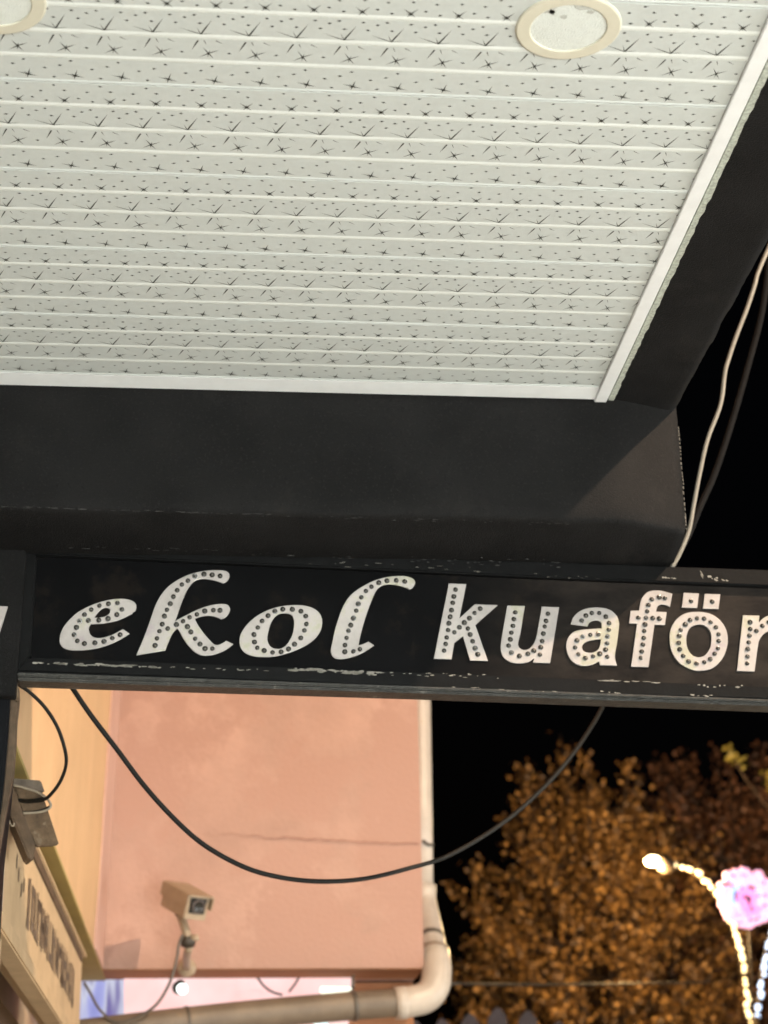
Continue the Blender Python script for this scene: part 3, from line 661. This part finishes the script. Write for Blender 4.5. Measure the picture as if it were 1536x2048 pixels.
# weathered block with ties, and the batten it sits on
bk = thing('wooden_block', 'grey weathered wooden block tied with cords above the shop board', 'block', onY(70, 1692, 4.12))
prism('block', [onY(u, v, 4.10) for u, v in ((27, 1571), (84, 1583), (119, 1690), (70, 1692), (52, 1650))], (-.02, .075, .012), weathered, bk, .003)
prism('top_face', [onY(u, v, 4.095) for u, v in ((24, 1556), (82, 1561), (90, 1584), (60, 1577), (26, 1570))], (-.02, .08, .01), mat('weathered_top', (.13, .10, .075), .75, .4, 30, .7, 90), bk, .002)
prism('batten', [onY(u, v, 4.085) for u, v in ((22, 1572), (28, 1576), (72, 1690), (66, 1722), (58, 1718), (14, 1612))], (-.015, .05, 0), brown_wood, bk, .003)
tube('cord', pxpath([(u, v, 4.088) for u, v in ((27, 1570), (50, 1576), (76, 1585), (92, 1595), (101, 1608), (99, 1616), (88, 1622), (70, 1625), (46, 1626))]), .0028, rope_m, bk)
tube('tie', pxpath([(u, v, 4.092) for u, v in ((36, 1599), (55, 1601), (80, 1598), (95, 1594))]), .0030, cable_black, bk)
tube('tie', pxpath([(u, v, 4.092) for u, v in ((44, 1625), (62, 1624), (86, 1620), (99, 1613))]), .0026, cable_black, bk)
tube('wire_hook', pxpath([(u, v, 4.08) for u, v in ((18, 1615), (17, 1635), (22, 1650), (27, 1652), (28, 1646))]), .0016, rope_m, bk)

# ------------------------------------------------------------------ drain pipe
dp = thing('drain_pipe', 'beige plastic drain pipe with elbow running round the pink building corner', 'pipe', onY(870, 2000, 7.05))
px = lambda u, v, y: onY(u, v, y)
up = [px(838, 1000, 7.42), px(840, 1400, 7.38), px(843, 1600, 7.34), px(845, 1790, 7.30)]
tube('upright', up, .042, pipe_m, dp, 20)
tube('offset_bend', catmull([px(845, 1788, 7.30), px(848, 1812, 7.28), px(857, 1850, 7.20), px(866, 1895, 7.10), px(870, 1925, 7.04)], 6), .049, pipe_m, dp, 20)
tube('elbow', catmull([px(870, 1915, 7.05), px(873, 1945, 7.02), px(868, 1975, 7.0), px(850, 1995, 6.99), px(820, 2003, 6.98), px(800, 2006, 6.98)], 8), .055, pipe_m, dp, 24)
hz = [px(806, 2005, 6.98), px(700, 2012, 6.95), px(500, 2030, 6.88), px(300, 2052, 6.80), px(120, 2074, 6.74)]
tube('cross_pipe', catmull(hz, 6), .050, pipe_shaded, dp, 24)
def collar(name, a, b, r, m): tube(name, [a, b], r, m, dp, 24)
collar('collar', px(812, 2004.5, 6.98), px(790, 2006.5, 6.978), .0575, pipe_m)
collar('collar', px(846, 1770, 7.302), px(845.5, 1800, 7.30), .050, pipe_m)
collar('collar', px(868, 1905, 7.08), px(871, 1928, 7.04), .0565, pipe_m)
collar('clamp', px(711, 2011, 6.954), px(703, 2011.8, 6.952), .054, clamp_m)
collar('clamp', px(378, 2043.5, 6.832), px(371, 2044.3, 6.83), .0535, clamp_m)
collar('clamp', px(862, 1877, 7.14), px(863.5, 1885, 7.125), .0515, clamp_m)
tube('hanger', [px(706, 1950, 6.96), px(706, 1978, 6.955)], .006, clamp_m, dp)
tube('strap', catmull([px(846, 1681, 7.27), px(856, 1689, 7.265), px(866, 1690, 7.29)], 4), .006, clamp_m, dp)

# ------------------------------------------------------------------ security camera
KC = onY(372, 1800, 6.66)
cv = thing('security_camera', 'beige box security camera on a bracket against the pink wall', 'camera', onY(372, 1935, 6.98))
ax = Vector((.46, -.80, -.40)).normalized()
sx = Vector((0, 0, 1)).cross(-ax).normalized()*-1
sx = ax.cross(Vector((0, 0, 1))).normalized()      # to the camera's own left seen from the front
uz = sx.cross(ax).normalized()
def K(a, s, u): return KC+(ax*a+sx*s+uz*u)*.9
def kbox(name, a0, a1, s0, s1, u0, u1, m, bev=.003, taper=1):
    v = [K(a0, s0*taper, u0), K(a1, s0, u0), K(a1, s1, u0), K(a0, s1*taper, u0), K(a0, s0*taper, u1), K(a1, s0, u1), K(a1, s1, u1), K(a0, s1*taper, u1)]
    o = meshobj(name, v, BOXF, m, cv); return bevel(o, bev)
kbox('housing', -.105, .095, -.047, .047, -.052, .036, cctv_m)
kbox('sun_shield', -.11, .118, -.055, .055, .0375, .0435, cctv_m, .002)
kbox('sun_shield', -.11, .112, -.0565, -.0515, -.010, .040, cctv_m, .0015)
kbox('sun_shield', -.11, .112, .0515, .0565, -.010, .040, cctv_m, .0015)
kbox('front_window', .0955, .099, -.034, .034, -.028, .030, cctv_dark, .001)
lathe('lens', [(.024, .0), (.024, .006), (.019, .007), (.016, .003), (.0001, .005)], K(.0992, 0, .001), ax, [cctv_lens, cctv_dark], cv, 20, midx=[0, 0, 1, 1])
wallp = onY(374, 1935, YP-.01)
j = K(-.02, 0, -.05)
tube('mount', [K(-.02, 0, -.041), K(-.02, 0, -.066)], .018, steel_dark, cv, 14)
elb = onY(378, 1895, 6.70)
tube('swivel', [K(-.02, 0, -.060), onY(374, 1868, 6.68), elb], .015, cctv_m, cv, 12)
lathe('joint', [(.0001, -.024), (.020, -.022), (.024, -.006), (.024, .006), (.020, .022), (.0001, .024)], onY(376, 1882, 6.69), (1, .2, 0), steel_dark, cv, 18)
lathe('knob', [(.0001, -.016), (.011, -.015), (.012, .012), (.0001, .014)], onY(390, 1876, 6.68), (1, 0, .2), cctv_m, cv, 12)
tube('arm', catmull([elb, onY(374, 1912, 6.80), wallp], 4), .014, cctv_m, cv, 12)
lathe('base_plate', [(.0001, -.006), (.030, -.005), (.033, .004), (.033, .012)], wallp, (0, 1, 0), cctv_m, cv, 20)
cb = lerpY([(366, 1868), (358, 1888), (354, 1915), (345, 1950), (335, 1975), (318, 2003), (300, 2020), (270, 2036), (232, 2044), (200, 2020), (180, 1985), (168, 1965)], 6.66, 6.74)
tube('lead', pxpath(cb), .0048, clamp_m, cv)

# ------------------------------------------------------------------ thin wire and picket crest in front of the trees
w_ = tube('thin_wire', pxpath([(900, 1967, 7.6), (1060, 1969, 8.8), (1240, 1968, 10), (1420, 1964, 11.4)]), .006, steel_dark, base=onY(900, 1967, 7.6)); tag(w_, 'thin dark wire stretched from the drain pipe towards the trees', 'wire')
kf = thing('picket_screen', 'dark wooden screen with pointed pickets below the golden tree', 'fence', (2.2, 10, 0))
for k, (u, v) in enumerate(((830, 2040), (885, 2036), (940, 2026), (995, 2014), (1056, 2020), (1118, 2042), (1175, 2052), (1230, 2060))):
    prism('picket', [onY(u-22, 2100, 10), onY(u-19, v+22, 10), onY(u-8, v+5, 10), onY(u, v, 10), onY(u+8, v+5, 10), onY(u+19, v+22, 10), onY(u+22, 2100, 10)], (0, .025, 0), roof_dark, kf, .003)
zr = onY(1000, 2098, 10).z
box('screen_wall', (onY(800, 2100, 10).x, 10.03, 0), (onY(1260, 2100, 10).x, 10.12, zr), roof_dark, kf)

# ------------------------------------------------------------------ trees
def tree(name, label, base, h_tr, cc, rad, nleaf, lm, seed, ls=.05, shoots=170, grp='trees behind the lamp post'):
    rr = random.Random(seed); base = Vector(base); cc = Vector(cc)
    t = thing(name, label, 'tree', base, grp)
    V, Fc = [], []
    def addt(path, r):
        v, f = tubev(path, r, 7, True); k = len(V); V.extend(v); Fc.extend([tuple(i+k for i in q) for q in f])
    fork = base+Vector((rr.uniform(-.1, .1), rr.uniform(-.1, .1), h_tr))
    addt(catmull([base, base+Vector((.04, .02, h_tr*.5)), fork], 5), [.13-.05*i/10 for i in range(11)])
    limbs = []
    for k in range(9):
        a = 2*math.pi*k/9+rr.uniform(-.3, .3); e = rr.uniform(.2, 1.0)
        tip = cc+Vector((math.cos(a)*rad[0]*.75*(1-e*.6), math.sin(a)*rad[1]*.75*(1-e*.6), rad[2]*(e*1.3-.5)))
        mid = fork.lerp(tip, .5)+Vector((0, 0, rr.uniform(-.1, .25)))
        p = catmull([fork, mid, tip], 6); limbs.append(p); addt(p, [.06-.048*i/(len(p)-1) for i in range(len(p))])
    LV, LF = [], []
    def leaf(p, s):
        n = Vector((rr.gauss(0, 1), rr.gauss(0, 1), rr.gauss(0, .7))).normalized(); a = n.orthogonal().normalized()
        a = (a*math.cos(q := rr.uniform(0, 6.28))+n.cross(a)*math.sin(q)); b = n.cross(a); k = len(LV)
        LV.extend([p-a*s*.5, p-a*s*.05+b*s*.36+n*s*.08, p+a*s*.55, p-a*s*.05-b*s*.36+n*s*.08]); LF.append((k, k+1, k+2, k+3))
    per = nleaf//shoots
    for k in range(shoots):
        # a shoot grows up and outward from inside the crown
        while True:
            d = Vector((rr.uniform(-1, 1), rr.uniform(-1, 1), rr.uniform(-1, 1)))
            if d.length < 1: break
        d = d.normalized()*(.25+.75*d.length)
        tp_ = 1-.42*d.z
        root = cc+Vector((d.x*rad[0]*.80*tp_, d.y*rad[1]*.80*tp_, d.z*rad[2]*.80))
        L = rr.uniform(.4, 1.0)*(1.2 if d.z > .3 else .9)
        grow = Vector((d.x*.55, d.y*.55, .55+.35*d.z)).normalized()
        tip = root+grow*L+Vector((rr.uniform(-.1, .1), rr.uniform(-.1, .1), 0))
        near = min((q for l in limbs for q in l), key=lambda q: (q-root).length_squared)
        addt([near, near.lerp(root, .6)+Vector((0, 0, .03)), root, tip], [.014, .010, .007, .003])
        for i in range(per):
            u = rr.random()**.8; sp_ = .11*(1-.75*u)+.015
            p = root.lerp(tip, u)+Vector((rr.gauss(0, sp_), rr.gauss(0, sp_), rr.gauss(0, sp_*.7)))
            leaf(p, ls*rr.uniform(.7, 1.3))
    meshobj('trunk', V, Fc, bark, t, True)
    meshobj('crown', LV, LF, lm, t)
    return t
def at(u, v, y): return onY(u, v, y)
ca = at(1195, 1955, 18)
tree('autumn_tree', 'golden brown autumn tree with upright leafy shoots behind the lamp post', (ca.x, 18, 0), 2.4, ca, (1.2, 1.2, 1.62), 16000, leaf_gold, 4, .058, 230)
cbt = at(1490, 1905, 19.2)
tree('autumn_tree', 'reddish brown autumn tree standing beyond the pink light ornament', (cbt.x, 19.2, 0), 2.6, cbt, (1.7, 1.2, 1.5), 15000, leaf_red, 9, .060, 190)
# sparse yellow tree, mostly out of the picture
yt = thing('young_tree', 'sparse yellow leaved twigs reaching up above the reddish tree', 'tree', (at(1640, 2048, 15.5).x, 15.5, 0))
rr = random.Random(2)
tw = [[at(1640, 1700, 15.5), at(1560, 1640, 15.5), at(1500, 1570, 15.5), at(1478, 1535, 15.5), at(1458, 1502, 15.5)], [at(1640, 1700, 15.5), at(1580, 1620, 15.5), at(1545, 1575, 15.5), at(1530, 1545, 15.5)]]
base = Vector((at(1640, 2048, 15.5).x, 15.5, 0))
tube('trunk', catmull([base, base+Vector((0, 0, 2)), tw[0][0]], 4), [.08-.05*i/8 for i in range(9)], bark, yt)
for q in tw: tube('twig', catmull(q, 5), .008, bark, yt)
LV, LF = [], []
for q, n in ((tw[0][3:], 16), (tw[1][2:], 18)):
    for i in range(n):
        p = q[0].lerp(q[-1], rr.random())+Vector((rr.gauss(0, .03), rr.gauss(0, .05), rr.gauss(0, .03))); s = rr.uniform(.05, .08)
        nrm = Vector((rr.gauss(0, 1), -1.5, rr.gauss(0, 1))).normalized(); a = nrm.orthogonal().normalized(); b = nrm.cross(a); k = len(LV)
        LV += [p-a*s*.5, p+b*s*.35, p+a*s*.5, p-b*s*.35]; LF.append((k, k+1, k+2, k+3))
meshobj('crown', LV, LF, leaf_yellow, yt)

# ------------------------------------------------------------------ festive lamp post with two curved arms
YLP = 14.0
foot = at(1508, 2048, YLP)
lp = thing('festive_lamp_post', 'lamp post with curved arm wrapped in warm light chains', 'lamp post', (foot.x, YLP, 0))
tube('pole', [(foot.x, YLP, 0), (foot.x, YLP, 1.0), (foot.x, YLP, foot.z+.05)], [.07, .05, .045], steel_dark, lp, 12)
armp = catmull([at(u, v, YLP) for u, v in ((1500, 2050), (1492, 1985), (1483, 1920), (1468, 1860), (1446, 1812), (1418, 1770), (1390, 1745), (1362, 1733), (1335, 1728))], 8)
tube('arm', armp, .018, steel_dark, lp, 8)
arm2 = catmull([at(u, v, YLP+.05) for u, v in ((1512, 2050), (1520, 1990), (1530, 1920), (1548, 1850), (1575, 1790), (1615, 1745))], 8)
tube('arm', arm2, .018, steel_dark, lp, 8)
hd = at(1306, 1722, YLP); hx = (at(1335, 1730, YLP)-hd).normalized()
lathe('lamp_cap', [(.0001, -.02), (.05, -.015), (.07, .03), (.045, .09), (.02, .12), (.0001, .125)], hd+hx*.06, hx, steel_dark, lp, 16)
def ball(c, r, me): pass
def bulb_mesh(m, r):
    b = bmesh.new(); bmesh.ops.create_icosphere(b, subdivisions=2, radius=r)
    me = bpy.data.meshes.new('bulb'); b.to_mesh(me); b.free(); me.materials.append(m); return me
WB, CB, PB, MB_, BB_ = bulb_mesh(warm_bulb, .020), bulb_mesh(cool_bulb, .020), bulb_mesh(pink_bulb, .025), bulb_mesh(magenta_bulb, .024), bulb_mesh(blue_bulb, .022)
HB = bulb_mesh(head_glow, .050)
o = bpy.data.objects.new('lamp_bulb', HB); link(o, lp); o.location = hd-ORIG[lp]; o.scale = (1.25, .9, .8)
def spread(path, n, me, name, parent, jit=.012, seed=1):
    r = random.Random(seed); L = [0]
    for a, b in zip(path, path[1:]): L.append(L[-1]+(b-a).length)
    for i in range(n):
        d = L[-1]*(i+.5+r.uniform(-.35, .35))/n; k = max(j for j in range(len(L)) if L[j] <= d); k = min(k, len(path)-2)
        p = path[k].lerp(path[k+1], (d-L[k])/max(1e-6, L[k+1]-L[k]))+Vector((r.uniform(-jit, jit), -.02, r.uniform(-jit, jit)))
        o = bpy.data.objects.new(name, me); link(o, parent); o.location = p-ORIG[parent]; s = r.uniform(.7, 1.15); o.scale = (s, s, s)
spread(armp, 36, WB, 'bulb', lp)
spread(arm2, 30, CB, 'bulb', lp, seed=4)
lpt = bpy.data.lights.new('arm_lamp', 'POINT'); lpt.energy = 420; lpt.color = (1, .64, .27); lpt.shadow_soft_size = .07
lo = bpy.data.objects.new('arm_lamp', lpt); link(lo, lp); lo.location = hd+Vector((-.12, -.05, -.12))-ORIG[lp]

oc = at(1492, 1797, YLP-.12)
orn = thing('light_ornament', 'round pink light wheel with blue crescent hanging by the lamp post', 'ornament', oc)
RO = .198
ringp = [oc+Vector((RO*math.cos(a), 0, RO*math.sin(a))) for a in [2*math.pi*k/40 for k in range(41)]]
tube('hoop', ringp, .008, steel_dark, orn, 6)
spread(ringp, 46, PB, 'bulb', orn, .016, 3)
spread([oc+Vector((RO*.80*math.cos(a), 0, RO*.80*math.sin(a))) for a in [2*math.pi*k/40 for k in range(41)]], 34, PB, 'bulb', orn, .016, 8)
spread([oc+Vector((RO*.55*math.cos(a), 0, RO*.55*math.sin(a))) for a in [2.0+2.3*k/20 for k in range(21)]], 12, BB_, 'bulb', orn, .014, 5)
spread([oc+Vector((RO*.5*math.cos(a), 0, RO*.5*math.sin(a))) for a in [-.9+1.5*k/20 for k in range(21)]], 6, BB_, 'bulb', orn, .014, 15)
spread([oc+Vector((.035*math.cos(a)*(1+.1*a), 0, .05*math.sin(a))) for a in [2*math.pi*k/20 for k in range(21)]], 10, MB_, 'bulb', orn, .02, 6)
spread([oc+Vector((RO*.62*math.cos(a), 0, RO*.62*math.sin(a))) for a in [4.0+1.6*k/20 for k in range(21)]], 12, MB_, 'bulb', orn, .02, 7)
spread([oc+Vector((RO*.62*math.cos(a), .01, RO*.62*math.sin(a))) for a in [2*math.pi*k/40 for k in range(41)]], 26, PB, 'bulb', orn, .016, 18)
spread([oc+Vector((RO*.34*math.cos(a), 0, RO*.34*math.sin(a))) for a in [2*math.pi*k/40 for k in range(41)]], 14, MB_, 'bulb', orn, .014, 28)
tube('bracket', [oc+Vector((.0, .0, -RO)), Vector((foot.x, YLP, foot.z+.02))], .008, steel_dark, orn, 6)

# ------------------------------------------------------------------ street lamp and added shop panes, all out of view, that light the place
sl = thing('street_lamp', 'tall street lamp with a warm lit head beside the pavement', 'street lamp', (STREET_LAMP.x+.9, STREET_LAMP.y, 0))
bp_ = Vector((STREET_LAMP.x+.9, STREET_LAMP.y, 0)); tp = Vector((STREET_LAMP.x, STREET_LAMP.y, STREET_LAMP.z+.18))
tube('pole', catmull([bp_, bp_+Vector((0, 0, 3)), bp_+Vector((0, 0, 5.4)), bp_+Vector((-.25, 0, STREET_LAMP.z+.25)), tp], 6), .05, steel_dark, sl, 10)
lathe('lamp_head', [(.0001, .12), (.10, .10), (.17, .02), (.18, -.02), (.17, -.02)], STREET_LAMP+Vector((0, 0, .12)), (0, 0, 1), steel_dark, sl, 20)
ll = bpy.data.lights.new('street_light', 'POINT'); ll.energy = STREET_POWER; ll.color = (1, .74, .52); ll.shadow_soft_size = .07
lo = bpy.data.objects.new('street_light', ll); link(lo, sl); lo.location = STREET_LAMP-ORIG[sl]

sf = thing('added_shop', 'added unseen shop with a glowing fill pane facing the sign', 'building', (1.2, -2.5, 0))
box('wall', (-3, -2.9, 0), (4.4, -2.52, 3.2), wall_grey, sf)
box('fill_pane', (-.5, -2.515, .15), (3.4, -2.495, 1.9), fill_behind, sf)  # added glowing pane, unseen, lights the ceiling from behind the camera
box('sill', (-.55, -2.5, .08), (3.45, -2.4, .14), wall_grey, sf, .005)

ac = thing('added_shops_across', 'unseen shops across the street with one long added fill pane', 'building', (7.6, 2.5, 0))
box('wall', (7.62, -4, 0), (8.2, 8, 4), wall_grey, ac)
box('fill_pane', (7.59, -3.4, .2), (7.615, 6.6, 2.6), fill_across, ac)  # added glowing pane, unseen, brightens the far and right ceiling
box('sill', (7.5, -3.45, .12), (7.6, 6.65, .19), wall_grey, ac, .005)
